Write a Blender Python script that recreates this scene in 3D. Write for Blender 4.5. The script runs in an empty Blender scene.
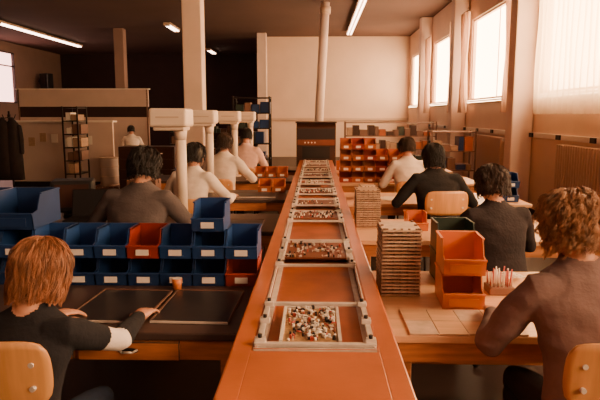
import bpy, bmesh, math, random
from mathutils import Vector, Matrix, noise
from mathutils.bvhtree import BVHTree
random.seed(7)
C = bpy.context
def link(o):
    C.scene.collection.objects.link(o); return o

# ------------------------------------------------------------------ materials
def M(name, col, rough=.5, metal=0., nz=None, bump=None, emis=None, stretch=None, coat=0., trans=0., sheen=0., clear=0.):
    m = bpy.data.materials.new(name); m.use_nodes = True
    nt = m.node_tree; N = nt.nodes; L = nt.links
    b = N['Principled BSDF']
    b.inputs['Base Color'].default_value = (*col, 1); b.inputs['Roughness'].default_value = rough
    b.inputs['Metallic'].default_value = metal
    if coat: b.inputs['Coat Weight'].default_value = coat; b.inputs['Coat Roughness'].default_value = .2
    if sheen: b.inputs['Sheen Weight'].default_value = sheen
    if nz or bump:
        tc = N.new('ShaderNodeTexCoord'); mp = N.new('ShaderNodeMapping')
        L.new(tc.outputs['Object'], mp.inputs['Vector'])
        if stretch: mp.inputs['Scale'].default_value = stretch
    if nz:
        sc, amt = nz
        t = N.new('ShaderNodeTexNoise'); t.inputs['Scale'].default_value = sc; t.inputs['Detail'].default_value = 5
        L.new(mp.outputs[0], t.inputs['Vector'])
        r = N.new('ShaderNodeValToRGB')
        r.color_ramp.elements[0].position = .3; r.color_ramp.elements[1].position = .7
        r.color_ramp.elements[0].color = (*[c*(1-amt) for c in col], 1)
        r.color_ramp.elements[1].color = (*[min(1, c*(1+amt)) for c in col], 1)
        L.new(t.outputs['Fac'], r.inputs['Fac']); L.new(r.outputs['Color'], b.inputs['Base Color'])
    if bump:
        t2 = N.new('ShaderNodeTexNoise'); t2.inputs['Scale'].default_value = bump[0]; t2.inputs['Detail'].default_value = 3
        L.new(mp.outputs[0], t2.inputs['Vector'])
        bp = N.new('ShaderNodeBump'); bp.inputs['Strength'].default_value = bump[1]; bp.inputs['Distance'].default_value = .01
        L.new(t2.outputs['Fac'], bp.inputs['Height']); L.new(bp.outputs[0], b.inputs['Normal'])
    if emis:
        b.inputs['Emission Color'].default_value = (*emis[0], 1); b.inputs['Emission Strength'].default_value = emis[1]
    if trans:
        tr = N.new('ShaderNodeBsdfTranslucent'); tr.inputs['Color'].default_value = (*col, 1)
        mx = N.new('ShaderNodeMixShader'); mx.inputs[0].default_value = trans
        out = N['Material Output']
        L.new(b.outputs[0], mx.inputs[1]); L.new(tr.outputs[0], mx.inputs[2])
        if clear:
            tp = N.new('ShaderNodeBsdfTransparent'); m2 = N.new('ShaderNodeMixShader'); m2.inputs[0].default_value = clear
            L.new(mx.outputs[0], m2.inputs[1]); L.new(tp.outputs[0], m2.inputs[2]); L.new(m2.outputs[0], out.inputs['Surface'])
        else: L.new(mx.outputs[0], out.inputs['Surface'])
    return m
WINC = (1., .62, .33)
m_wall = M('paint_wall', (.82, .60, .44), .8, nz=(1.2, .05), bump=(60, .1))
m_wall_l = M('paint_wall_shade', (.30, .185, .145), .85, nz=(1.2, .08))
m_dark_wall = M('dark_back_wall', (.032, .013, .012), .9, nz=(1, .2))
m_ceil = M('ceiling_board', (.12, .062, .047), .9, nz=(.8, .1))
m_floor = M('linoleum_floor', (.028, .014, .012), .45, nz=(3, .25), bump=(40, .05))
m_col = M('column_paint', (.80, .60, .49), .7, nz=(2, .06))
m_glass = M('daylit_glass', (.9, .8, .7), .3, emis=(WINC, 20))
m_glass_l = M('daylit_glass_pink', (.9, .7, .7), .3, emis=((1, .50, .42), 6))
m_frame = M('window_frame_paint', (.64, .45, .32), .5)
m_curt = M('curtain_cloth', (.95, .80, .60), .9, trans=.8, clear=.3)
m_drape = M('drape_cloth', (.66, .44, .31), .9, trans=.35, nz=(3, .1))
m_rad = M('radiator_enamel', (.66, .46, .33), .4)
m_orange = M('orange_enamel', (.52, .13, .022), .36, nz=(3.5, .16), bump=(90, .03), coat=.3)
m_belt = M('conveyor_belt', (.36, .085, .018), .40, nz=(6, .25))
m_steel = M('brushed_steel', (.74, .64, .56), .38, metal=.25, nz=(20, .12))
m_dsteel = M('dark_steel', (.03, .022, .022), .4, metal=.6)
m_black = M('black_plastic', (.010, .008, .008), .45)
m_wood = M('beech_wood', (.54, .21, .065), .42, nz=(5, .25), stretch=(1, 8, 8), coat=.1)
m_woodd = M('stained_wood', (.50, .165, .045), .45, nz=(5, .25), stretch=(1, 8, 8))
m_top = M('bench_top_beech', (.78, .46, .24), .36, nz=(5, .10), stretch=(1, 10, 10), coat=.2)
m_topd = M('bench_top_grey', (.075, .044, .038), .38, nz=(5, .15))
m_mat = M('rubber_mat', (.028, .023, .024), .38, nz=(10, .2))
m_ply = M('plywood_seat', (.66, .31, .10), .35, nz=(4, .15), stretch=(8, 1, 1), coat=.25)
m_blue = M('blue_bin_plastic', (.014, .050, .18), .38, nz=(6, .12))
m_blue2 = M('dark_blue_bin_plastic', (.010, .034, .12), .4, nz=(6, .12))
m_red = M('red_bin_plastic', (.32, .036, .022), .38, nz=(6, .12))
m_obin = M('orange_bin_plastic', (.66, .18, .032), .4, nz=(6, .12))
m_obin2 = M('dull_orange_bin_plastic', (.46, .11, .025), .45, nz=(6, .15))
m_green = M('green_bin_plastic', (.020, .036, .026), .45, nz=(6, .12))
m_label = M('label_card', (.88, .76, .68), .7)
m_tray = M('tan_tray_board', (.44, .27, .16), .7, nz=(20, .15))
m_tray2 = M('light_tray_board', (.68, .48, .33), .7, nz=(20, .15))
m_beige = M('beige_enamel', (.84, .66, .52), .4)
m_pcb = M('circuit_board', (.42, .24, .10), .5, nz=(60, .3))
m_plate = M('carrier_plate', (.20, .055, .02), .4, nz=(8, .2))
m_cream = M('cream_part', (.85, .75, .64), .5)
m_partred = M('red_part', (.5, .06, .04), .5)
m_partblk = M('dark_part', (.025, .018, .02), .4)
m_skin = M('skin', (.60, .28, .17), .5, nz=(12, .06))
m_lips = M('lips', (.48, .16, .12), .5)
m_eyew = M('eye_white', (.8, .75, .7), .3)
m_iris = M('eye_iris', (.05, .03, .02), .3)
m_tube = M('fluorescent_tube', (.9, .8, .7), .4, emis=((1, .72, .55), 12))
m_cab = M('cabinet_paint', (.20, .095, .06), .6, nz=(2, .1))
m_part = M('partition_panel', (.62, .46, .385), .7, nz=(2, .06))
m_machine = M('machine_brown', (.05, .017, .010), .4, nz=(3, .1))
m_shoe = M('shoe_leather', (.02, .013, .012), .5)
m_jean = M('denim_trousers', (.020, .034, .07), .85, nz=(30, .2))
m_trou = M('dark_trousers', (.015, .012, .012), .85, nz=(30, .2))
m_paper = M('paper_sheet', (.85, .73, .62), .7)
m_coat = M('dark_coat_cloth', (.020, .012, .012), .9, nz=(9, .2))

# ------------------------------------------------------------------ builder
class B:
    def __init__(s, name): s.bm = bmesh.new(); s.name = name; s.mats = []
    def mi(s, m):
        if m not in s.mats: s.mats.append(m)
        return s.mats.index(m)
    def box(s, c, d, m, bev=0., rot=None, seg=2):
        mt = Matrix.Translation(Vector(c))
        if rot is not None: mt = mt @ rot.to_4x4()
        mt = mt @ Matrix.Diagonal((d[0], d[1], d[2], 1))
        r = bmesh.ops.create_cube(s.bm, size=1, matrix=mt); vs = r['verts']
        fs = {f for v in vs for f in v.link_faces}; i = s.mi(m)
        for f in fs: f.material_index = i
        if bev:
            es = list({e for v in vs for e in v.link_edges})
            bmesh.ops.bevel(s.bm, geom=es, offset=bev, segments=seg, profile=.5, affect='EDGES')
    def b2(s, x0, x1, y0, y1, z0, z1, m, bev=0.):
        s.box(((x0+x1)/2, (y0+y1)/2, (z0+z1)/2), (x1-x0, y1-y0, z1-z0), m, bev)
    def cyl(s, p1, p2, r1, m, r2=None, seg=14):
        p1 = Vector(p1); p2 = Vector(p2); r2 = r1 if r2 is None else r2
        d = p2-p1; q = d.to_track_quat('Z', 'Y').to_matrix(); i = s.mi(m)
        a = []; b = []
        for k in range(seg):
            t = 2*math.pi*k/seg; u = q @ Vector((math.cos(t), math.sin(t), 0))
            a.append(s.bm.verts.new(p1+u*r1)); b.append(s.bm.verts.new(p2+u*r2))
        for k in range(seg):
            f = s.bm.faces.new((a[k], a[(k+1) % seg], b[(k+1) % seg], b[k])); f.material_index = i; f.smooth = True
        f = s.bm.faces.new(a[::-1]); f.material_index = i
        f = s.bm.faces.new(b); f.material_index = i
    def ell(s, c, r, m, rot=None, u=16, v=10):
        mt = Matrix.Translation(Vector(c))
        if rot is not None: mt = mt @ rot.to_4x4()
        if not hasattr(r, '__len__'): r = (r, r, r)
        mt = mt @ Matrix.Diagonal((r[0], r[1], r[2], 1))
        rr = bmesh.ops.create_uvsphere(s.bm, u_segments=u, v_segments=v, radius=1, matrix=mt); i = s.mi(m)
        for f in {f for w in rr['verts'] for f in w.link_faces}: f.material_index = i; f.smooth = True
    def prism(s, pts, x0, x1, m):
        i = s.mi(m)
        a = [s.bm.verts.new((x0, p[0], p[1])) for p in pts]; b = [s.bm.verts.new((x1, p[0], p[1])) for p in pts]
        n = len(pts)
        for k in range(n): s.bm.faces.new((a[k], a[(k+1) % n], b[(k+1) % n], b[k])).material_index = i
        s.bm.faces.new(a[::-1]).material_index = i; s.bm.faces.new(b).material_index = i
    def tube(s, pts, r, m, seg=10):
        for k in range(len(pts)-1):
            s.cyl(pts[k], pts[k+1], r, m, seg=seg)
            if k: s.ell(pts[k], r, m, u=10, v=6)
    def loft(s, rings, mats, seg=20):
        prev = None
        for k, (c, ax, ay) in enumerate(rings):
            cur = [s.bm.verts.new(c+ax*math.cos(2*math.pi*j/seg)+ay*math.sin(2*math.pi*j/seg)) for j in range(seg)]
            mm = mats[min(k, len(mats)-1)] if isinstance(mats, (list, tuple)) else mats
            i = s.mi(mm)
            if prev:
                for j in range(seg):
                    f = s.bm.faces.new((prev[j], prev[(j+1) % seg], cur[(j+1) % seg], cur[j])); f.material_index = i; f.smooth = True
            else:
                s.bm.faces.new(cur[::-1]).material_index = i
            prev = cur
        s.bm.faces.new(prev).material_index = i
    def limb(s, pts, rad, mats, seg=18, sub=4):
        P = [Vector(p) for p in pts]; n = len(P); rings = []; ml = []
        up = Vector((.13, .21, 1)).normalized()
        for k in range(n-1):
            for j in range(sub + (1 if k == n-2 else 0)):
                t = j/sub
                c = P[k].lerp(P[k+1], t); r = rad[k]*(1-t)+rad[k+1]*t
                d = (P[k+1]-P[k]).normalized()
                if t < .5 and k > 0:
                    d = (P[k]-P[k-1]).normalized().lerp(d, .5+t).normalized()
                elif t >= .5 and k < n-2:
                    d = d.lerp((P[k+2]-P[k+1]).normalized(), t-.5).normalized()
                ax = d.cross(up)
                if ax.length < .15: ax = d.cross(Vector((0, 1, .1)))
                ax.normalize(); ay = d.cross(ax).normalized()
                rings.append((c, ax*r, ay*r)); ml.append(mats[min(k, len(mats)-1)] if isinstance(mats, (list, tuple)) else mats)
        s.loft(rings, ml, seg)
        m0 = ml[0]; m1 = ml[-1]
        s.ell(P[0], rad[0]*.98, m0); s.ell(P[-1], rad[-1]*.98, m1)
    def mesh(s):
        bmesh.ops.recalc_face_normals(s.bm, faces=s.bm.faces[:])
        me = bpy.data.meshes.new(s.name); s.bm.to_mesh(me); s.bm.free()
        for m in s.mats: me.materials.append(m)
        return me
    def done(s, loc=(0, 0, 0), rz=0., parent=None, name=None):
        o = bpy.data.objects.new(name or s.name, s.mesh()); link(o)
        o.location = loc; o.rotation_euler = (0, 0, rz)
        if parent: o.parent = parent
        return o
def inst(name, me, loc, rz=0.):
    o = link(bpy.data.objects.new(name, me)); o.location = loc; o.rotation_euler = (0, 0, rz); return o

# ------------------------------------------------------------------ room
XR, XL, YB, YD, YR, ZC = 3.65, -13., 23.5, 30., -5., 4.7
b = B('floor'); b.b2(XL-.2, XR+.2, YR-.2, YD+.2, -.1, 0, m_floor); b.done()
b = B('ceiling'); b.b2(XL-.2, XR+.2, YR-.2, YD+.2, ZC, ZC+.1, m_ceil); b.done()
wins = [(-3., .5), (1.4, 5.1), (6.0, 9.7), (10.6, 14.2), (15.1, 18.7), (19.6, 22.9)]
ZS, ZT = 2.0, 3.87
b = B('wall_right')
b.b2(XR, XR+.2, YR, YB+.2, 0, ZS, m_wall); b.b2(XR, XR+.2, YR, YB+.2, ZT, ZC, m_wall)
edges = [YR]+[v for w in wins for v in w]+[YB+.2]
for k in range(0, len(edges), 2): b.b2(XR, XR+.2, edges[k], edges[k+1], ZS, ZT, m_wall)
b.done()
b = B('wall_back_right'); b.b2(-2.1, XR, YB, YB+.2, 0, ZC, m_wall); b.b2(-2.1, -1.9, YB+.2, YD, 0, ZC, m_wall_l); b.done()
b = B('wall_back_left'); b.b2(XL, -2.1, YD, YD+.2, 0, ZC, m_dark_wall); b.done()  # unlit look of the far recess put into a near-black wall colour
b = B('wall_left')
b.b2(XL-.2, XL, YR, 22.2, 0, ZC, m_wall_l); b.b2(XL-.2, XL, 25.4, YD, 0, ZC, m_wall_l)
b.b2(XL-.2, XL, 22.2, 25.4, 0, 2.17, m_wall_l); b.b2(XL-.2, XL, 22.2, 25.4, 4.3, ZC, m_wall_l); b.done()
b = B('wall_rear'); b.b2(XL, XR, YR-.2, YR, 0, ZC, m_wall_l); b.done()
def window(n, x, y0, y1, z0, z1, gm, div=1):
    b = B('window_%d' % n)
    t = .05
    b.b2(x+.10, x+.11, y0, y1, z0, z1, gm)
    for zz in (z0, z1-t): b.b2(x+.03, x+.1, y0, y1, zz, zz+t, m_frame)
    for k in range(div+1):
        yy = y0+(y1-y0-t)*k/div; b.b2(x+.03, x+.1, yy, yy+t, z0, z1, m_frame)
    b.b2(x+.085, x+.1, (y0+y1)/2-.015, (y0+y1)/2+.015, z0, z1, m_frame)
    b.b2(x-.08, x+.1, y0-.04, y1+.04, z0-.05, z0, m_frame, .01)
    b.done()
for k, (a, c) in enumerate(wins): window(k+1, XR, a, c, ZS, ZT, m_glass)
b = B('window_7'); b.b2(XL-.15, XL-.14, 22.2, 25.4, 2.17, 4.3, m_glass_l)
for yy in (22.2, 23.8, 25.35): b.b2(XL-.13, XL-.02, yy, yy+.06, 2.17, 4.3, m_dsteel)
for zz in (2.17, 3.7, 4.25): b.b2(XL-.13, XL-.02, 22.2, 25.4, zz, zz+.05, m_dsteel)
b.done()
b = B('trim_1'); b.b2(XR-.06, XR, YR, YB, 1.30, 1.38, m_cream, .008)
for yy in [x*1.1+1 for x in range(19)]: b.b2(XR-.085, XR-.06, yy, yy+.14, 1.305, 1.375, m_black)
b.done()
b = B('trim_2'); b.b2(-2.1, XR, YB-.06, YB, 1.45, 1.55, m_frame); b.done()
b = B('baseboard_right'); b.b2(XR-.02, XR, YR, YB, 0, .1, m_dsteel); b.done()
def curtain(y0, y1, z0, z1, amp, mat, x=XR-.2, waves=8, name='curtain', gather=0):
    b = B(name); n = int(waves*8); i = b.mi(mat); R = 7; rows = []
    for r in range(R+1):
        z = z1+(z0-z1)*r/R; row = []
        sq = 1-gather*math.sin(math.pi*min(1, r/R*1.0))*.5
        for k in range(n+1):
            t = k/n; yy = (y0+y1)/2+(t-.5)*(y1-y0)*sq
            row.append(b.bm.verts.new((x+amp*math.sin(t*waves*2*math.pi+.3*math.sin(r))+.3*amp*math.sin(t*31+r), yy, z)))
        rows.append(row)
    for r in range(R):
        for k in range(n):
            f = b.bm.faces.new((rows[r][k], rows[r][k+1], rows[r+1][k+1], rows[r+1][k])); f.smooth = True; f.material_index = i
    b.cyl((x, y0-.05, z1+.02), (x, y1+.05, z1+.02), .012, m_dsteel)
    return b.done()
curtain(5.9, 9.45, 1.68, 4.0, .03, m_curt, waves=20)
for (yc, w) in ((10.75, .5), (14.05, .45), (15.25, .45), (18.6, .45), (19.8, .4), (5.2, .5), (1.2, .5)):
    curtain(yc-w/2, yc+w/2, 1.72, 4.0, .05, m_drape, waves=4, name='drape', gather=.5)
def column(x, y, w=.35, mat=m_col):
    b = B('column'); b.box((x, y, ZC/2), (w, w, ZC-.002), mat, .02); b.box((x, y, .08), (w+.04, w+.04, .16), m_dsteel, .01); b.done()
for yy in (5.4, 10.15, 14.65, 19.15): column(3.46, yy)
column(-2.24, 10.9); column(-2.05, 22.5); column(-7.0, 21.2, mat=m_wall_l)  # far-left column takes the shaded wall colour to look dimmer
b = B('ceiling_beam')
b.b2(XL, XR, 10.9-.15, 10.9+.15, ZC-.28, ZC, m_ceil)
b.done()
b = B('service_pipe'); b.cyl((.24, 16.5, ZC), (.0, 16.2, .0), .12, m_col, seg=20)
b.cyl((.24, 16.5, ZC-.12), (.235, 16.49, ZC-.3), .15, m_frame, seg=20); b.done()
def clight(x, y0, y1):
    b = B('ceiling_light'); b.b2(x-.12, x+.12, y0, y1, ZC-.10, ZC-.03, m_frame, .01)
    for dx in (-.055, .055): b.cyl((x+dx, y0+.05, ZC-.125), (x+dx, y1-.05, ZC-.125), .022, m_tube, seg=10)
    for yy in (y0+.3, y1-.3): b.cyl((x, yy, ZC-.05), (x, yy, ZC), .03, m_frame)
    for yy in (y0+.02, y1-.02): b.b2(x-.1, x+.1, yy-.02, yy+.02, ZC-.15, ZC-.08, m_frame)
    b.done()
clight(1.2, 15.0, 22.); clight(-10.2, 19, 25.6); clight(-4.9, 19.6, 21.); clight(-4.9, 27, 28.6)
clight(-1.2, -4.2, .2); clight(-4.9, -4.2, .2); clight(1.2, -4.2, .2)  # unseen tubes behind the camera, added as fill light for the front
def radiator(y0, y1):
    b = B('radiator'); n = int((y1-y0)/.075)
    for k in range(n):
        yy = y0+(y1-y0)*(k+.5)/n
        b.box((XR-.09, yy, .86), (.09, .05, .78), m_rad, .015)
    b.cyl((XR-.09, y0, .52), (XR-.09, y1, .52), .02, m_rad); b.cyl((XR-.09, y0, 1.2), (XR-.09, y1, 1.2), .02, m_rad)
    for yy in (y0+.1, y1-.1): b.cyl((XR-.09, yy, 0), (XR-.09, yy, .5), .014, m_rad)
    b.cyl((XR-.09, y0-.05, 1.2), (XR-.09, y0-.12, 1.2), .03, m_cream)
    b.done()
radiator(6.6, 8.7); radiator(11.3, 13.3); radiator(15.6, 17.5)

# ------------------------------------------------------------------ conveyor
ZT_ = .85; CE = 10.7; CS = 1.0
b = B('assembly_line_conveyor')
for sx in (-1, 1):
    b.box((sx*.26, (CS+CE)/2, ZT_-.03), (.08, CE-CS, .06), m_orange, .008)
    b.box((sx*.28, (CS+CE)/2, ZT_-.16), (.03, CE-CS, .22), m_orange, .004)
    b.box((sx*.213, (1.97+CE)/2, ZT_-.006), (.010, CE-1.97, .022), m_steel, .002)
    b.box((sx*.195, (1.97+CE)/2, ZT_-.032), (.025, CE-1.97, .006), m_steel)
b.b2(-.22, .22, 1.97, CE, ZT_-.06, ZT_-.035, m_belt)
b.box((0, (CS+1.95)/2, ZT_-.022), (.46, 1.95-CS, .044), m_orange, .006)
b.box((0, 1.962, ZT_-.006), (.44, .012, .022), m_steel, .002)
for yy in [2+.9*k for k in range(10)]:
    b.cyl((-.2, yy, ZT_-.1), (.2, yy, ZT_-.1), .03, m_dsteel)
for yy in (1.2, 3.5, 5.8, 8.1, 10.4):
    for sx in (-1, 1): b.box((sx*.25, yy, (ZT_-.25)/2), (.05, .05, ZT_-.25), m_dsteel, .004)
    b.box((0, yy, .18), (.5, .04, .04), m_dsteel)
b.done()
def carrier(y0, ln, style, seed):
    rnd = random.Random(seed); b = B('circuit_board_carrier'); z = ZT_+.0
    w = .205
    for sx in (-1, 1):
        b.box((sx*w, ln/2, z-.002), (.022, ln, .014), m_steel, .002)
        for yy in (.03, ln/2, ln-.03):
            b.box((sx*(w-.005), yy, z+.013), (.04, .035, .02), m_steel, .004)
            b.cyl((sx*(w-.005), yy, z+.02), (sx*(w-.005), yy, z+.035), .008, m_dsteel, seg=8)
    for yy in (.012, ln-.012): b.box((0, yy, z+.004), (2*w+.03, .022, .014), m_steel, .002)
    if style == 0:
        bx0, bx1, by0, by1 = -.12, .085, .04, ln-.06; pm = m_pcb; cnt = 260
    elif style == 1:
        bx0, bx1, by0, by1 = -.18, .18, ln*.30, ln*.92; pm = m_plate; cnt = 110
    else:
        bx0, bx1, by0, by1 = -.17, .17, .04, ln-.05; pm = m_plate; cnt = 22
    b.b2(bx0, bx1, by0, by1, z-.008, z+.002, pm)
    b.b2(bx0-.012, bx0, by0, by1, z-.01, z+.01, m_cream); b.b2(bx1, bx1+.012, by0, by1, z-.01, z+.01, m_steel)
    b.b2(bx0, bx1, by1-.012, by1, z-.008, z+.010, m_steel)
    cl_ = [(rnd.uniform(bx0, bx1), rnd.uniform(by0, by1)) for _ in range(7)]
    for k in range(cnt):
        if rnd.random() < .55:
            c = rnd.choice(cl_); x = min(bx1-.012, max(bx0+.012, rnd.gauss(c[0], .03))); y = min(by1-.012, max(by0+.012, rnd.gauss(c[1], .035)))
        else: x = rnd.uniform(bx0+.015, bx1-.015); y = rnd.uniform(by0+.015, by1-.015)
        mm = rnd.choice([m_cream]*5+[m_partred, m_partblk, m_partblk, m_partblk, m_pcb, m_steel, m_plate])
        q = rnd.random()
        if q < .45:
            b.box((x, y, z+.008), (rnd.uniform(.005, .014), rnd.uniform(.005, .02), rnd.uniform(.008, .02)), mm, rot=Matrix.Rotation(rnd.choice([0, 0, 1.57, .4]), 3, 'Z'))
        elif q < .8:
            b.cyl((x, y, z+.002), (x, y, z+rnd.uniform(.010, .022)), rnd.uniform(.003, .007), mm, seg=8)
        else:
            a = rnd.uniform(0, 3.1); d = Vector((math.cos(a), math.sin(a), 0))*.009
            b.cyl(Vector((x, y, z+.01))-d, Vector((x, y, z+.012))+d, .003, mm, seg=6)
    b.done((0, y0, 0))
for k, (yy, ln, st) in enumerate([(1.985, .48, 0), (3.10, .66, 1), (4.45, .5, 1), (5.25, .42, 2), (6.0, .5, 1), (6.9, .45, 0), (7.7, .5, 2), (8.5, .45, 1), (9.3, .5, 2), (10.0, .5, 1)]):
    carrier(yy, ln, st, k)
b = B('soldering_machine')
b.prism([(10.72, .3), (11.9, .3), (11.9, 1.42), (11.7, 1.52), (10.85, 1.52), (10.72, 1.44)], -.36, .36, m_machine)
b.b2(-.25, .25, 10.70, 10.74, .88, 1.10, m_black); b.b2(-.33, .33, 10.695, 10.72, 1.24, 1.42, m_partblk)  # lower black plate paints the darkness inside the tunnel mouth
b.b2(-.34, .34, 10.69, 10.72, 1.12, 1.22, m_plate); b.b2(-.38, .38, 10.80, 11.8, 1.52, 1.545, m_machine)
for k in range(4): b.cyl((-.2+.06*k, 10.68, 1.17), (-.2+.06*k, 10.69, 1.17), .014, m_cream)
for sx in (-.3, .3):
    for yy in (10.85, 11.75): b.b2(sx-.03, sx+.03, yy-.03, yy+.03, 0, .3, m_dsteel)
b.done()

# ------------------------------------------------------------------ benches
def bench(name, x0, x1, y0, y1, top, apron, drawers=None, z=.75):
    b = B(name)
    b.b2(x0, x1, y0, y1, z-.035, z, top, .006)
    b.b2(x0+.03, x1-.03, y0+.02, y0+.045, z-.125, z-.035, apron); b.b2(x0+.03, x1-.03, y1-.045, y1-.02, z-.125, z-.035, apron)
    for x in (x0+.03, x1-.055): b.b2(x, x+.025, y0+.045, y1-.045, z-.125, z-.035, apron)
    for x in (x0+.06, x1-.06):
        for y in (y0+.06, y1-.06): b.box((x, y, (z-.035)/2), (.06, .06, z-.037), apron, .005)
    b.b2(x0+.04, x1-.04, y1-.08, y1-.05, .2, .26, apron)
    for (a, c) in (drawers or []):
        b.box(((a+c)/2, y0+.008, z-.082), (c-a, .024, .082), m_woodd, .004)
        xc = (a+c)/2
        b.ell((xc, y0-.006, z-.078), (.045, .004, .013), m_black)
        b.tube([(xc-.04, y0-.004, z-.075), (xc-.022, y0-.022, z-.08), (xc+.022, y0-.022, z-.08), (xc+.04, y0-.004, z-.075)], .005, m_steel, 6)
    return b.done()
bench('workbench', -2.3, -.325, 2.36, 3.42, m_topd, m_woodd, [(-1.5, -1.04), (-1.02, -.58)])
bench('workbench', .325, 1.75, 2.36, 3.40, m_top, m_wood)
for (y0, y1) in ((4.55, 5.40), (6.3, 7.15), (8.1, 8.95), (9.75, 10.5)): bench('workbench', -2.45, -.325, y0, y1, m_topd, m_woodd)
for (y0, y1) in ((4.24, 5.15), (6.05, 6.95), (7.87, 8.75), (9.6, 10.5)): bench('workbench', .325, 2.25, y0, y1, m_top, m_wood)
def mat_(x0, x1, y0, y1, rz=0, z=.752):
    b = B('work_mat'); w = x1-x0; d = y1-y0
    b.box((0, 0, .004), (w, d, .008), m_mat, .003)
    for s in (-1, 1): b.box((s*w/2, 0, .007), (.008, d, .012), m_cab, .002)
    b.box((0, -d/2, .006), (w, .006, .01), m_steel); b.box((0, d/2, .006), (w, .006, .01), m_cab)
    b.done(((x0+x1)/2, (y0+y1)/2, z), rz)
mat_(-1.12, -.76, 2.47, 2.94, -.05); mat_(-.73, -.38, 2.47, 2.94, -.03)
for yy in (4.65, 6.45, 8.25): mat_(-1.0, -.45, yy, yy+.4)
b = B('parts_cup'); b.cyl((0, 0, 0), (0, 0, .06), .022, m_obin, r2=.028); b.cyl((0, 0, .06), (0, 0, .062), .024, m_cream); b.done((-.735, 2.985, .751))
b = B('assembly_board_mat')
for i in range(4):
    for j in range(2):
        b.box((-.16+i*.125, -.12+j*.16, .004), (.122, .156, .008), m_tray2 if (i+j) % 3 == 0 else m_top, .002)
b.done((.62, 2.56, .751), 0)
def sheets(x, y, n, seed):
    b = B('paper_sheets'); r = random.Random(seed)
    for k in range(n): b.box((r.uniform(-.03, .03), r.uniform(-.03, .03), .001+k*.0022), (.21, .29, .0015), m_paper, rot=Matrix.Rotation(r.uniform(-.2, .2), 3, 'Z'))
    b.done((x, y, .751))
sheets(1.25, 4.7, 4, 1); sheets(.85, 6.4, 4, 2); sheets(1.35, 3.15, 4, 5)

# ------------------------------------------------------------------ bins
def bin_mesh(name, w, d, h, m, label=True):
    b = B(name); t = .006
    prof = [(0, 0), (d, 0), (d, h), (d*.30, h), (d*.16, h*.52), (-.012, h*.46)]
    b.prism(prof, -w/2, -w/2+t, m); b.prism(prof, w/2-t, w/2, m)
    b.b2(-w/2+t, w/2-t, 0, d, 0, t, m); b.b2(-w/2+t, w/2-t, d-t, d, t, h, m)
    b.prism([(0, 0), (t, 0), (-.012+t, h*.46), (-.012, h*.46)], -w/2, w/2, m)
    b.box((0, -.012, h*.46), (w+.004, .014, .010), m, .002)
    for s in (-1, 1): b.b2(s*w/2-.006, s*w/2+.006, d*.3, d, h-.008, h, m)
    b.b2(-w/2, w/2, d-.008, d+.004, h-.01, h, m)
    if label:
        b.b2(-w*.2, w*.2, -.015, -.009, h*.13, h*.34, m_label)
        b.b2(-w*.25, w*.25, -.013, -.006, h*.09, h*.14, m)
    else:
        b.b2(-w*.36, w*.36, -.014, -.006, h*.1, h*.34, m)
    return b.mesh()
bw, bh = .172, .15
mB = bin_mesh('bin_blue', bw, .24, bh, m_blue); mB2 = bin_mesh('bin_blue_dark', bw, .24, bh, m_blue2); mR = bin_mesh('bin_red', bw, .24, bh, m_red)
mBig = bin_mesh('bin_blue_big', .26, .34, .19, m_blue2, False)
def put(me, x, y, z, rz=0, n='storage_bin'): return inst(n, me, (x, y, z), rz)
for row in range(2):
    for k in range(9):
        x = -.40-k*.1775
        me = mB if (k*3+row) % 3 else mB2
        if row == 0 and k == 0: me = mR
        if row == 1 and k == 3: me = mR
        put(me, x, 3.05, .751+row*.151)
put(mB, -.40-.1775*1, 3.05, .751+2*.151)
put(mBig, -1.66, 3.07, .751+2*.151); put(mBig, -1.93, 3.07, .751+2*.151); put(mBig, -2.12, 3.07, .751)
mO = bin_mesh('bin_orange', .195, .26, .165, m_obin, False); mO2 = bin_mesh('bin_orange_dull', .155, .2, .15, m_obin2)
mG = bin_mesh('bin_green', .2, .26, .165, m_green, False); mOs = bin_mesh('bin_orange_small', .155, .2, .14, m_obin, False)
for k in range(2): put(mO, .705, 2.70, .751+k*.166, -.06)
for k in range(2): put(mG, .77, 3.10, .751+k*.166)
put(mOs, .82, 4.6, .751, .05)
for r in range(4):
    for k in range(6):
        if r < 3 or k in (0, 1, 2): put(mO2 if (r+k) % 4 else mR, .41+k*.165, 7.98, .751+r*.151)
for k in range(2): put(mB, 2.07, 6.2, .751+k*.151)
for k in range(4): put(mO2, .42+.165*k, 9.75, .751)
for k in range(3): put(mO2, -.5-.165*k, 8.6, .751)
for k in range(2): put(mO2, -.45-.165*k, 6.9, .751)
for k in range(3): put(mB2, -2.0+.18*k, 8.5, .751)
def stack(name, x, y, z, n, w=.2, d=.26, pitch=.0185):
    b = B(name); r = random.Random(n)
    for k in range(n):
        dx = r.uniform(-.003, .003); dy = r.uniform(-.004, .004)
        b.box((dx, dy, k*pitch+.006), (w, d, .010), m_tray2 if k % 4 else m_tray, .002)
        for sx in (-1, 1):
            for sy in (-1, 0, 1): b.box((dx+sx*(w/2-.012), dy+sy*(d/2-.015), k*pitch+.013), (.014, .02, pitch-.008), m_cab)
        for q in range(5): b.box((dx-.075+.037*q, -d/2+.02, k*pitch+.013), (.012, .01, .008), m_cab)
    b.done((x, y, z))
stack('tray_stack', .435, 3.02, .751, 19)
stack('tray_stack', .43, 4.85, .751, 17)
stack('tray_stack', .58, 6.45, .751, 8)
b = B('component_rod_holder'); b.box((0, 0, .02), (.13, .12, .04), m_cab, .005); r = random.Random(3)
for i in range(6):
    for j in range(4):
        x = -.05+i*.02; y = -.04+j*.027; b.cyl((x, y, .04), (x+r.uniform(-.008, .008), y, .10+r.uniform(0, .03)), .0035, r.choice([m_cream, m_steel, m_partred]), seg=6)
b.done((.96, 2.98, .751))
b = B('cable_bundle'); r = random.Random(5)
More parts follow.
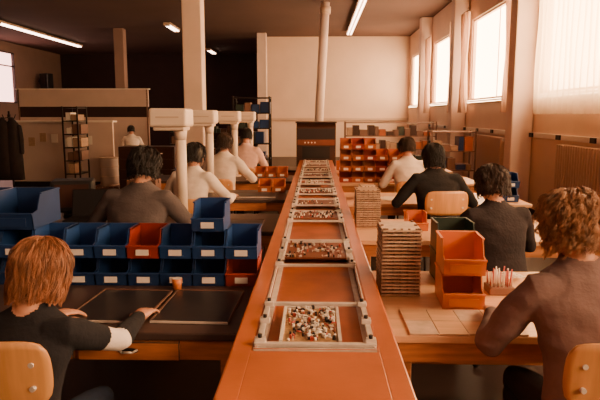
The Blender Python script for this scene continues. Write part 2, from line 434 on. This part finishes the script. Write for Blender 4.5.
for k in range(14):
    p = [Vector((-.09+.18*t/6, .03*math.sin(t+k)+r.uniform(-.01, .01), .012+.035*math.sin(math.pi*t/6)*r.random()+.004)) for t in range(7)]
    b.tube(p, .004, m_cream, 6)
b.done((1.08, 3.2, .751), .5)

# ------------------------------------------------------------------ chairs
def chair_mesh(bz=.745):
    b = B('wooden_chair_mesh')
    i = b.mi(m_ply)
    def panel(fn, nu, nv, th):
        g = [[fn(u/nu, v/nv) for v in range(nv+1)] for u in range(nu+1)]
        F = [[None]*(nv+1) for _ in range(nu+1)]; K = [[None]*(nv+1) for _ in range(nu+1)]
        for u in range(nu+1):
            for v in range(nv+1):
                p = g[u][v]
                du = g[min(u+1, nu)][v]-g[max(u-1, 0)][v]; dv = g[u][min(v+1, nv)]-g[u][max(v-1, 0)]
                n = du.cross(dv); n = n.normalized() if n.length > 1e-9 else Vector((0, 0, 1))
                F[u][v] = b.bm.verts.new(p+n*th/2); K[u][v] = b.bm.verts.new(p-n*th/2)
        def q(*vs):
            f = b.bm.faces.new(vs); f.material_index = i; f.smooth = True
        for u in range(nu):
            for v in range(nv):
                q(F[u][v], F[u+1][v], F[u+1][v+1], F[u][v+1]); q(K[u][v], K[u][v+1], K[u+1][v+1], K[u+1][v])
        for u in range(nu):
            q(F[u][0], K[u][0], K[u+1][0], F[u+1][0]); q(F[u][nv], F[u+1][nv], K[u+1][nv], K[u][nv])
        for v in range(nv):
            q(F[0][v], F[0][v+1], K[0][v+1], K[0][v]); q(F[nu][v], K[nu][v], K[nu][v+1], F[nu][v+1])
    def sq(u, v, hw, hh):
        x = 2*u-1; y = 2*v-1
        return x*hw*math.sqrt(1-.16*y**6)*(1-.05*y*y), y*hh*math.sqrt(1-.25*x**6)
    def seat(u, v):
        x, y = sq(u, v, .20, .195); return Vector((x, y, .445-.012*math.cos(x*7)+(.0 if y < .12 else -(y-.12)*.15)))
    def back(u, v):
        x, z = sq(u, v, .205, .115); return Vector((x, -.245+.9*x*x-.10*z, bz+z))
    panel(seat, 14, 14, .012); panel(back, 16, 8, .012)
    for s in (-1, 1):
        b.tube([(s*.19, .18, .01), (s*.17, .13, .425), (s*.17, -.15, .425), (s*.19, -.23, .01)], .011, m_dsteel)
        b.tube([(s*.15, -.05, .43), (s*.15, -.20, .46), (s*.15, -.205, bz+.06)], .010, m_dsteel)
        for zz in (-.045, .035): b.cyl((s*.15, -.238, bz+zz), (s*.15, -.195, bz+zz), .009, m_steel)
    b.tube([(-.17, .1, .42), (.17, .1, .42)], .009, m_dsteel); b.tube([(-.17, -.12, .42), (.17, -.12, .42)], .009, m_dsteel)
    return b.mesh()
CH = chair_mesh(); CHT = chair_mesh(.855)
def chair(x, y, rz=0, me=CH): return inst('wooden_chair', me, (x, y, 0), rz)

# ------------------------------------------------------------------ people
def remesh(me, voxel, smooth=3, fold=0., clothidx=(0,)):
    src = BVHTree.FromPolygons([v.co.copy() for v in me.vertices], [list(p.vertices) for p in me.polygons])
    idx = [p.material_index for p in me.polygons]
    o = link(bpy.data.objects.new('tmp', me))
    md = o.modifiers.new('r', 'REMESH'); md.mode = 'VOXEL'; md.voxel_size = voxel; md.use_smooth_shade = True
    if smooth:
        sm = o.modifiers.new('s', 'SMOOTH'); sm.factor = .5; sm.iterations = smooth
    C.view_layer.update()
    dg = C.evaluated_depsgraph_get()
    nm = bpy.data.meshes.new_from_object(o.evaluated_get(dg))
    bpy.data.objects.remove(o)
    nm.materials.clear()
    for m in me.materials: nm.materials.append(m)
    mi = []
    cl = set()
    for p in nm.polygons:
        r = src.find_nearest(p.center); k = idx[r[2]] if r[2] is not None else 0
        mi.append(k)
        if k in clothidx: cl.update(p.vertices)
    nm.polygons.foreach_set('material_index', mi); nm.polygons.foreach_set('use_smooth', [True]*len(mi))
    if fold:
        nr = [v.normal.copy() for v in nm.vertices]
        for i in cl:
            v = nm.vertices[i]; c = v.co
            n1 = noise.noise(Vector((c.x*7, c.y*7, c.z*15)))+.5*noise.noise(Vector((c.x*15+4, c.y*15, c.z*28)))
            ridge = 1-abs(noise.noise(Vector((c.x*5+9, c.y*5, c.z*9))))*2
            v.co = c+nr[i]*fold*(n1*.8+ridge*.5)
    nm.update()
    return nm
def hand_mesh(side, curl=.35):
    b = B('hand'); s = side
    b.loft([(Vector((0, y, z)), Vector((w, 0, 0)), Vector((0, 0, t))) for (y, z, w, t) in
            [(-.03, .0, .026, .020), (0, 0, .027, .020), (.02, .002, .034, .019), (.05, .003, .041, .017), (.08, .002, .042, .014), (.095, .0, .038, .011)]], m_skin)
    b.ell((s*.022, .03, -.008), (.02, .032, .016), m_skin)
    for (x, l, sp, r) in ((.031, .070, .10, .0085), (.0105, .080, .02, .009), (-.0105, .074, -.06, .0085), (-.031, .058, -.16, .0075)):
        p = Vector((s*x, .085, .0)); pts = [p.copy()]; a = curl*.5
        for ph in (.45, .32, .25):
            d = Vector((s*sp, math.cos(a), -math.sin(a))).normalized(); p = p+d*l*ph*1.05; pts.append(p.copy()); a += curl
        b.limb(pts, [r*1.1, r, r*.92, r*.75], m_skin, seg=10, sub=3)
    b.limb([(s*.028, .018, -.006), (s*.052, .045, -.012), (s*.062, .072, -.018), (s*.060, .095, -.026)], [.015, .012, .0105, .008], m_skin, seg=10, sub=3)
    return remesh(b.mesh(), .0034, 2)
HANDS = {1: hand_mesh(1), -1: hand_mesh(-1)}
def hair_mats(name, col): return M(name, col, .5, nz=(45, .55), stretch=(1, 1, .25))
def smooth01(a, b_, x):
    t = max(0, min(1, (x-a)/(b_-a))); return t*t*(3-2*t)
def ik(S, T, a, c, pole):
    d = T-S; L = d.length
    if L > (a+c)*.99: T = S+d.normalized()*(a+c)*.99; d = T-S; L = d.length
    k = (a*a-c*c+L*L)/(2*L); h = math.sqrt(max(0, a*a-k*k)); u = d/L
    p = pole-u*pole.dot(u); p.normalize()
    return S+u*k+p*h, T
def make_hair(par, H, mat, n, full, front, vol, curl, thick, seed, L=.16, freq=30, clump=1):
    rnd = random.Random(seed)
    def path(phi, s, v):
        thc = 1.70; rx, ry, rz = .078+v, .096+v, .087+v*.8
        th = min(s/.098, thc)
        x = rx*math.sin(th)*math.sin(phi); y = -.012+ry*math.sin(th)*math.cos(phi); z = .03+rz*math.cos(th)
        ex = max(0, s-thc*.098)
        y += ex*.10*max(0, -math.cos(phi))
        return Vector((x*(1-ex*.5), y, z-ex))
    def smax(phi):
        a = abs(phi); return front+(full-front)*smooth01(.75, 1.45, a)
    b = B('hair_base'); i = b.mi(mat); nu, nv = 48, 22; top = b.bm.verts.new(path(0, 0, vol*.65)); prev = None
    def vt(phi, s):
        p = path(phi, s, vol*.65); w = noise.noise(p*(26 if curl > .008 else 16)+Vector((seed, 0, 0)))*(vol*.55+.002)
        d = Vector((p.x, p.y, p.z*.5)); d.normalize(); return p+d*w
    for r in range(1, nv+1):
        ring = [b.bm.verts.new(vt(-math.pi+2*math.pi*k/nu, smax(-math.pi+2*math.pi*k/nu)*r/nv)) for k in range(nu)]
        for k in range(nu):
            f = b.bm.faces.new((top, ring[k], ring[(k+1) % nu]) if prev is None else (prev[k], ring[k], ring[(k+1) % nu], prev[(k+1) % nu])); f.smooth = True; f.material_index = i
        prev = ring
    f = b.bm.faces.new(prev); f.material_index = i
    o = b.done(parent=par, name='hair_base'); o.matrix_local = H
    cu = bpy.data.curves.new('hair_strands', 'CURVE'); cu.dimensions = '3D'; cu.bevel_depth = thick; cu.bevel_resolution = 0; cu.resolution_u = 1
    k = 0
    while k < n:
        phi0 = rnd.uniform(-math.pi, math.pi); sm = smax(phi0); s00 = sm*rnd.random()**.8*.92; ll = L*rnd.uniform(.7, 1.1); e0 = rnd.uniform(.95, 1.1)
        v0 = vol*rnd.uniform(.75, 1.2)+.001; p1 = rnd.uniform(0, 6.3); p2 = p1+rnd.uniform(-.6, .6); fr = freq*rnd.uniform(.7, 1.3); cs = rnd.uniform(.6, 1.25)*curl; tilt = rnd.uniform(-.5, .5)*min(1, curl/.01) if clump > 1 else 0
        for c_ in range(clump):
            k += 1
            phi = phi0+rnd.uniform(-.05, .05)*(clump > 1); s0 = max(0, s00+rnd.uniform(-.006, .006)*(clump > 1)); s1 = min(s0+ll, sm*e0)
            if s1-s0 < .025: s0 = max(0, s1-.035)
            v = v0+rnd.uniform(-.002, .002); np_ = 12
            sp = cu.splines.new('POLY'); sp.points.add(np_-1); e1 = Vector((math.cos(phi), -math.sin(phi), 0))
            for j in range(np_):
                t = j/(np_-1); s = s0+(s1-s0)*t; p = path(phi+tilt*t, max(s, .0), v)
                out = Vector((p.x, p.y+.012, p.z-.03)).normalized()
                cc = cs*min(1, t*2+.2)
                p = p+e1*cc*math.sin(fr*(s-s0)*3+p1)+out*cc*.9*math.cos(fr*(s-s0)*3+p2)+out*cs*.6*t
                sp.points[j].co = (*p, 1); sp.points[j].radius = 1-.5*t
    cu.materials.append(mat)
    o = link(bpy.data.objects.new('hair_strands', cu)); o.parent = par; o.matrix_local = H

def person(name, x, y, heading=0., s=1., lean=.10, side=0., hyaw=0., hpitch=.25, hl=(-.2, .42, .78), hr=(.2, .42, .78), cloth=None, pants=m_trou,
           hair=None, voxel=.009, stand=False, wide=1., band=None, fold=.006, poleout=.7, seat=.45):
    root = link(bpy.data.objects.new(name, None)); root.location = (x, y, 0); root.rotation_euler = (0, 0, heading); root.empty_display_size = .2
    zo = .42 if stand else 0.
    def Z(z): return seat+(z-.45)*s+zo
    def off(z):
        t = max(0, (z-.5)/.55); return Vector((side*t**1.3, lean*t**1.25, 0))
    def pt(x_, y_, z): o = off(z); return Vector((x_*s+o.x, y_+o.y, Z(z)-.12*lean*max(0, (z-.5)/.55)))
    b = B(name+'_body')
    for m in (cloth, pants, m_skin, m_shoe, m_lips): b.mi(m)
    tr = [(.43, .13, .11), (.47, .17, .14), (.53, .185, .15), (.60, .185, .145), (.66, .175, .13), (.72, .168, .124), (.78, .168, .124), (.84, .175, .13), (.90, .188, .135), (.96, .198, .13), (1.01, .198, .118), (1.045, .175, .10), (1.07, .14, .088), (1.095, .095, .075), (1.115, .068, .066), (1.13, .062, .062)]
    mats = []
    for (z, w, d) in tr: mats.append(pants if z < .57 else cloth)
    rings = []
    for (z, w, d) in tr:
        c = pt(0, 0, z); rings.append((c, Vector((w*s*wide, 0, 0)), Vector((0, d*s, d*s*.25*lean*4*(0 if z < .6 else .5)))))
    b.loft(rings, mats, 28)
    hc = pt(0, .015, 1.235)+Vector((0, .02, 0))
    b.limb([pt(0, -.005, 1.08), pt(0, .0, 1.15), hc+Vector((0, -.015, -.03))], [.056, .052, .05], m_skin)
    R = Matrix.Rotation(hyaw, 3, 'Z') @ Matrix.Rotation(-hpitch, 3, 'X')
    H = Matrix.Translation(hc) @ R.to_4x4()
    def he(c, r, m): b.ell(H @ Vector(c), r, m, rot=R, u=20, v=14)
    he((0, -.012, .03), (.076, .094, .085), m_skin); he((0, .02, -.03), (.062, .072, .08), m_skin); he((0, .045, -.075), (.042, .04, .033), m_skin)
    he((0, .068, -.092), (.02, .018, .016), m_skin); he((0, .084, .024), (.045, .014, .012), m_skin)
    he((0, .104, -.018), (.0125, .017, .014), m_skin); he((0, .095, .002), (.009, .014, .026), m_skin)
    for q in (-1, 1):
        he((q*.038, .062, -.025), (.024, .024, .024), m_skin); he((q*.077, -.005, -.008), (.010, .020, .033), m_skin)
    he((0, .089, -.052), (.023, .009, .005), m_lips); he((0, .088, -.061), (.019, .009, .006), m_lips)
    hands = []
    for q, T in ((-1, hl), (1, hr)):
        S = pt(q*.172*wide, -.005, 1.015); T = Vector(T)
        Tw = Vector((T.x, T.y, T.z+zo if stand else T.z))
        E, T2 = ik(S, Tw, .29*s, .255*s, Vector((q*poleout, -.45, -.8)))
        a1 = S.lerp(E, .5); a2 = S.lerp(E, .70); e2 = E.lerp(T2, .10); w1 = E.lerp(T2, .4); w2 = E.lerp(T2, .62)
        bm_ = band or cloth
        b.limb([pt(q*.12, -.005, 1.0), S, a1, a2, E, e2, w1, w2, T2], [.075*s, .066*s, .057*s, .054*s, .050*s, .051*s, .046*s, .041*s, .034*s], [cloth, cloth, cloth, bm_, bm_, cloth, bm_ if q > 5 else cloth, cloth, cloth], seg=18)
        dirv = (T2-E).normalized(); fd = Vector((dirv.x, dirv.y, min(dirv.z, 0)*.25 if not stand else dirv.z)).normalized()
        b.limb([T2-dirv*.03, T2+fd*.02], [.027, .025], m_skin, seg=12)
        up = Vector((0, 0, 1)) if not stand else Vector((q, 0, .2)); xx = fd.cross(up).normalized(); up = xx.cross(fd)
        hm = Matrix((xx, fd, up)).transposed().to_4x4(); hm.translation = T2+fd*.012
        hands.append((q, hm))
    for q in (-1, 1):
        if stand:
            hip = Vector((q*.09, 0, .93)); kn = Vector((q*.10, .02, .50)); an = Vector((q*.10, -.02, .10))
        else:
            hip = Vector((q*.09, .0, .08+seat)); kn = Vector((q*.13, .42, .07+seat)); an = Vector((q*.13, .38, .11))
        b.limb([hip, hip.lerp(kn, .4), kn, kn.lerp(an, .3), an], [.095, .085, .062, .058, .044], pants)
        b.limb([an+Vector((0, -.03, -.04)), an+Vector((0, .06, -.05)), an+Vector((q*.01, .15, -.065))], [.042, .042, .034], m_shoe)
    me = remesh(b.mesh(), voxel, 3, fold=fold)
    o = link(bpy.data.objects.new('body', me)); o.parent = root
    for q, hm in hands:
        o = link(bpy.data.objects.new('hand_left' if q < 0 else 'hand_right', HANDS[-q])); o.parent = root; o.matrix_local = hm
    e = B('eyes')
    for q in (-1, 1):
        e.ell((q*.03, .0835, .004), .0118, m_eyew); e.ell((q*.03, .0925, .004), .0055, m_iris)
    o = e.done(parent=root, name='eyes'); o.matrix_local = H
    if hair: make_hair(root, H, **hair)
    return root
def cl(name, col, k=(60, .3)): return M(name, col, .95, nz=(9, .12), bump=k)
h_dark = hair_mats('hair_dark', (.011, .006, .005)); h_brown = hair_mats('hair_brown', (.045, .021, .013)); h_blond = hair_mats('hair_reddish_blond', (.29, .11, .045)); h_curly = hair_mats('hair_light_brown', (.36, .18, .085))
c_navy = cl('navy_knit', (.009, .008, .012)); c_white = cl('white_knit', (.80, .68, .62)); c_taupe = cl('taupe_sweater', (.19, .115, .105)); c_blk = cl('black_sweater', (.009, .007, .008)); c_grey = cl('grey_sweater', (.10, .077, .077))
c_shirt = cl('white_shirt', (.80, .66, .56), (25, .1)); c_pink = cl('pink_shirt', (.68, .44, .37), (25, .1)); c_plum = cl('brown_plum_jumper', (.022, .013, .014))
DK = dict(n=450, full=.235, front=.08, vol=.016, curl=.005, thick=.0022, L=.14, freq=18)
def hh(mat, seed, **k): d = dict(DK); d.update(k); d['mat'] = mat; d['seed'] = seed; return d
person('seated_woman', -1.08, 1.89, heading=-.10, s=.87, lean=.16, hyaw=-.05, hpitch=.30, hl=(-.14, .52, .79), hr=(.25, .57, .79), cloth=c_navy, pants=m_jean, band=c_white, seat=.41,
       hair=hh(h_blond, 1, n=3600, full=.275, front=.085, vol=.026, curl=.006, thick=.0012, L=.16, freq=20, clump=7), voxel=.0065, wide=1.08)
chair(-1.03, 1.96, -.06, CHT)
person('seated_man', 1.07, 2.06, heading=.12, s=1.03, lean=.12, side=-.04, hyaw=.25, hpitch=.3, hl=(-.24, .46, .80), hr=(.12, .44, .80), cloth=c_taupe, pants=m_trou,
       hair=hh(h_curly, 2, n=4800, full=.265, front=.08, vol=.032, curl=.012, thick=.0012, L=.10, freq=44, clump=9), voxel=.0065, wide=1.12, fold=.010)
chair(.99, 1.99, .02, CHT)
person('seated_woman', 1.25, 3.86, heading=.15, s=.97, lean=.12, hyaw=.2, hpitch=.3, cloth=c_plum, hair=hh(h_brown, 3, vol=.026, curl=.009, n=1500, freq=28, clump=6, full=.26), wide=1.1)
b = B('work_stool'); b.cyl((0, 0, .40), (0, 0, .435), .17, m_ply, seg=28); b.cyl((0, 0, .08), (0, 0, .40), .025, m_dsteel)
for k in range(5):
    a = k*2*math.pi/5; b.cyl((0, 0, .09), (.22*math.cos(a), .22*math.sin(a), .03), .015, m_dsteel, r2=.01); b.ell((.22*math.cos(a), .22*math.sin(a), .022), .022, m_black)
b.done((1.25, 3.86, 0))
person('seated_woman', 1.22, 5.72, heading=.1, s=1.05, lean=.16, hl=(-.30, .42, .80), hr=(.3, .4, .8), hyaw=.1, cloth=c_blk, hair=hh(h_dark, 4, vol=.026, full=.30, curl=.007, n=1400, clump=5), wide=1.12, poleout=.8); chair(1.20, 5.64, .1, CHT)
person('seated_woman', 1.20, 7.48, heading=.1, s=1.04, lean=.1, hyaw=.2, cloth=c_shirt, hair=hh(h_brown, 5, vol=.024, full=.25), voxel=.011); chair(1.20, 7.42)
person('seated_woman', -1.34, 4.12, heading=-.1, s=1.10, lean=.14, side=.02, hyaw=-.1, hpitch=.3, hl=(-.30, .45, .8), hr=(.36, .42, .82), cloth=c_grey, hair=hh(h_dark, 6, vol=.034, n=1400, full=.27, curl=.009, clump=5, freq=26), wide=1.1, poleout=.9); chair(-1.34, 4.06)
person('seated_woman', -1.31, 5.9, heading=-.2, s=1.04, lean=.12, hyaw=-.2, hl=(-.2, .4, .8), hr=(.34, .40, .8), cloth=c_shirt, hair=hh(h_dark, 7, vol=.026, full=.26, curl=.008, clump=5, n=900), poleout=.9); chair(-1.31, 5.84)
person('seated_woman', -1.27, 7.7, heading=-.2, s=1.10, lean=.12, hyaw=-.3, hr=(.34, .4, .8), cloth=c_shirt, hair=hh(h_brown, 8, vol=.026, full=.27), voxel=.011, poleout=.9); chair(-1.27, 7.64)
person('seated_man', -1.15, 9.35, heading=-.1, s=1.14, lean=.1, cloth=c_pink, hair=hh(h_dark, 9), voxel=.012); chair(-1.15, 9.3)
person('seated_woman', -5.0, 15.8, heading=.4, s=1.05, cloth=c_shirt, hair=hh(h_dark, 10), voxel=.014); chair(-5.0, 15.8, .4)
b = B('coat_stand')
b.cyl((0, 0, .02), (0, 0, 1.75), .02, m_dsteel)
for k in range(4):
    a = k*math.pi/2+.3; b.cyl((0, 0, .08), (.28*math.cos(a), .28*math.sin(a), .015), .015, m_dsteel)
    b.tube([(0, 0, 1.62), (.10*math.cos(a), .10*math.sin(a), 1.60), (.13*math.cos(a), .13*math.sin(a), 1.68)], .009, m_dsteel)
for (dx, dy, w) in ((-.10, -.10, .17), (.10, -.08, .16)):
    V = Vector
    b.loft([(V((dx, dy, z)), V((rw, 0, 0)), V((0, rd, 0))) for (z, rw, rd) in ((.30, w*1.2, .11), (.8, w*1.12, .10), (1.1, w, .095), (1.38, w*1.02, .09), (1.5, w*.8, .075), (1.57, w*.35, .05), (1.62, .02, .02))], m_coat, 18)
    for q in (-1, 1): b.limb([(dx+q*w*.9, dy, 1.42), (dx+q*w*1.15, dy-.02, 1.15), (dx+q*w*1.15, dy-.03, .88)], [.05, .05, .045], m_coat, seg=12)
b.done((-6.50, 12.3, 0))

# ------------------------------------------------------------------ extraction posts
def tpost(x, y):
    b = B('fume_extraction_post')
    b.cyl((0, 0, 0), (0, 0, .02), .09, m_beige, seg=24); b.cyl((0, 0, .02), (0, 0, .80), .048, m_beige, seg=20)
    b.cyl((0, 0, .70), (0, 0, .80), .048, m_beige, r2=.06, seg=20)
    b.box((-.075, 0, .895), (.33, .30, .16), m_beige, .025, seg=3)
    b.box((-.075, 0, .81), (.27, .24, .05), m_beige, .012); b.box((-.075, -.152, .90), (.2, .006, .012), m_frame)
    b.done((x, y, .751))
tpost(-1.19, 5.12); tpost(-1.27, 6.95); tpost(-1.22, 8.75); tpost(-1.16, 10.35)
b = B('tool_case'); b.box((0, 0, .035), (.34, .28, .07), m_black, .01); b.box((0, .15, .16), (.34, .03, .26), m_black, .01, rot=Matrix.Rotation(-.25, 3, 'X')); b.cyl((-.05, -.145, .04), (.05, -.145, .04), .008, m_steel); b.done((-1.9, 4.75, .751), .1)
b = B('instrument_box'); b.box((0, 0, .09), (.34, .24, .18), m_cab, .012); b.box((-.05, -.122, .11), (.16, .006, .09), m_black)
for k in range(3): b.cyl((.08+.035*k, -.12, .09), (.08+.035*k, -.14, .09), .011, m_steel)
b.done((-2.0, 6.7, .751))
b = B('desk_monitor'); b.box((0, 0, .20), (.36, .30, .28), m_black, .02); b.box((0, -.152, .21), (.29, .006, .21), m_machine, .004); b.cyl((0, 0, 0), (0, 0, .07), .10, m_dsteel); b.done((-2.2, 5.2, .751), .3)

# ------------------------------------------------------------------ background furniture
def rack(name, x, y, w, d, h, n, items, seed, mat=m_dsteel):
    b = B(name); r = random.Random(seed)
    for sx in (0, w):
        for sy in (0, d): b.b2(sx-.015, sx+.015, sy-.015, sy+.015, 0, h, mat)
    for k in range(n):
        z = .12+(h-.15)*k/(n-1); b.b2(0, w, 0, d, z-.012, z+.012, mat)
        if items and k < n-1:
            xx = .04
            while xx < w-.15:
                ww = r.uniform(.10, .22); hh_ = r.uniform(.10, (h-.15)/(n-1)*.8)
                b.box((xx+ww/2, d/2, z+.012+hh_/2), (ww*.92, d*.8, hh_), r.choice(items), .005); xx += ww
    b.done((x, y, 0))
rack('storage_rack', -1.72, 12.2, .75, .4, 2.05, 7, [m_blue, m_blue2, m_blue, m_green, m_cab], 2)
rack('trolley_rack', -5.40, 12.4, .32, .5, 1.85, 7, [m_tray, m_cab, m_cream], 4)
rack('storage_rack', .75, 15., 2.3, .45, 1.5, 5, [m_cab, m_machine, m_tray, m_obin2, m_green], 6, m_cab)
rack('storage_rack', 2.4, 12.2, .9, .45, 1.35, 4, [m_cab, m_tray, m_obin2, m_blue2], 8, m_cab)
rack('storage_rack', -4.4, 17.5, 2.0, .45, 1.5, 5, [m_dark_wall, m_cab, m_green, m_machine], 9)
b = B('partition_counter'); b.b2(-7.1, -4.72, 13.5, 13.58, 0, 1.5, m_part); b.b2(-7.15, -4.68, 13.42, 13.72, 1.5, 1.54, m_cream)
b.b2(-7.1, -7.04, 13.58, 15.6, 0, 1.5, m_part); b.b2(-7.1, -4.72, 13.47, 13.5, 0, .12, m_dsteel); b.done()
b = B('partition_office'); b.b2(-9.2, -5.15, 18., 18.08, 1.92, 2.44, m_part); b.b2(-9.25, -5.1, 17.97, 18.11, 2.44, 2.47, m_cream)
for xx in (-9.2, -5.21): b.b2(xx, xx+.04, 18.0, 18.085, 0, 2.44, m_cab)
b.b2(-9.2, -5.15, 18.02, 18.06, 1.60, 1.92, m_dark_wall)
b.b2(-9.2, -5.15, 18.01, 18.07, 0, 1.60, m_part); b.done()
b = B('barrel')
b.cyl((0, 0, 0), (0, 0, .62), .2, m_part, seg=28)
for z in (.01, .2, .42, .61): b.cyl((0, 0, z-.01), (0, 0, z+.012), .208, m_frame, seg=28)
b.done((-4.68, 13.05, .10)); b = B('pallet')
for k in range(5): b.box((-.24+.12*k, 0, .085), (.09, .6, .025), m_cab)
for k in (-.25, 0, .25): b.box((0, k, .036), (.6, .08, .07), m_cab)
b.done((-4.68, 13.05, 0))
b = B('wall_loudspeaker'); b.box((0, 0, 0), (.5, .35, .7), m_black, .03); b.cyl((.0, -.18, .0), (0, -.24, 0), .18, m_dsteel, r2=.22); b.cyl((-.5, 0, 0), (-.2, 0, 0), .03, m_dsteel); b.done((-12.4, 27., 3.2), -.4)
b = B('pinned_notes')
r = random.Random(1)
for k in range(7): b.box((-.9+.27*k, 0, r.uniform(-.1, .1)), (.15, .008, .2), r.choice([m_cream, m_tray, m_obin2]))
b.done((-6.0, 13.49, 1.1))
b = B('parts_cabinet'); b.b2(-.6, .6, -.3, .3, .05, 1.0, m_machine, .01)
for k in range(4):
    for q in range(2): b.b2(-.57+q*.58, -.01+q*.58, -.32, -.3, .1+k*.22, .3+k*.22, m_machine); b.cyl((-.35+q*.58, -.33, .2+k*.22), (-.23+q*.58, -.33, .2+k*.22), .01, m_steel)
b.done((-3.6, 12.6, 0))
# ------------------------------------------------------------------ world + camera
w = bpy.data.worlds.new('sky'); C.scene.world = w; w.use_nodes = True
w.node_tree.nodes['Background'].inputs[0].default_value = (1, .7, .45, 1); w.node_tree.nodes['Background'].inputs[1].default_value = 1.
cam = bpy.data.cameras.new('camera'); co = link(bpy.data.objects.new('camera', cam)); cam.lens = 35; cam.sensor_width = 36
co.location = (0, 0, 1.67); co.rotation_euler = (math.radians(90-8.3), 0, math.radians(1.57)); C.scene.camera = co
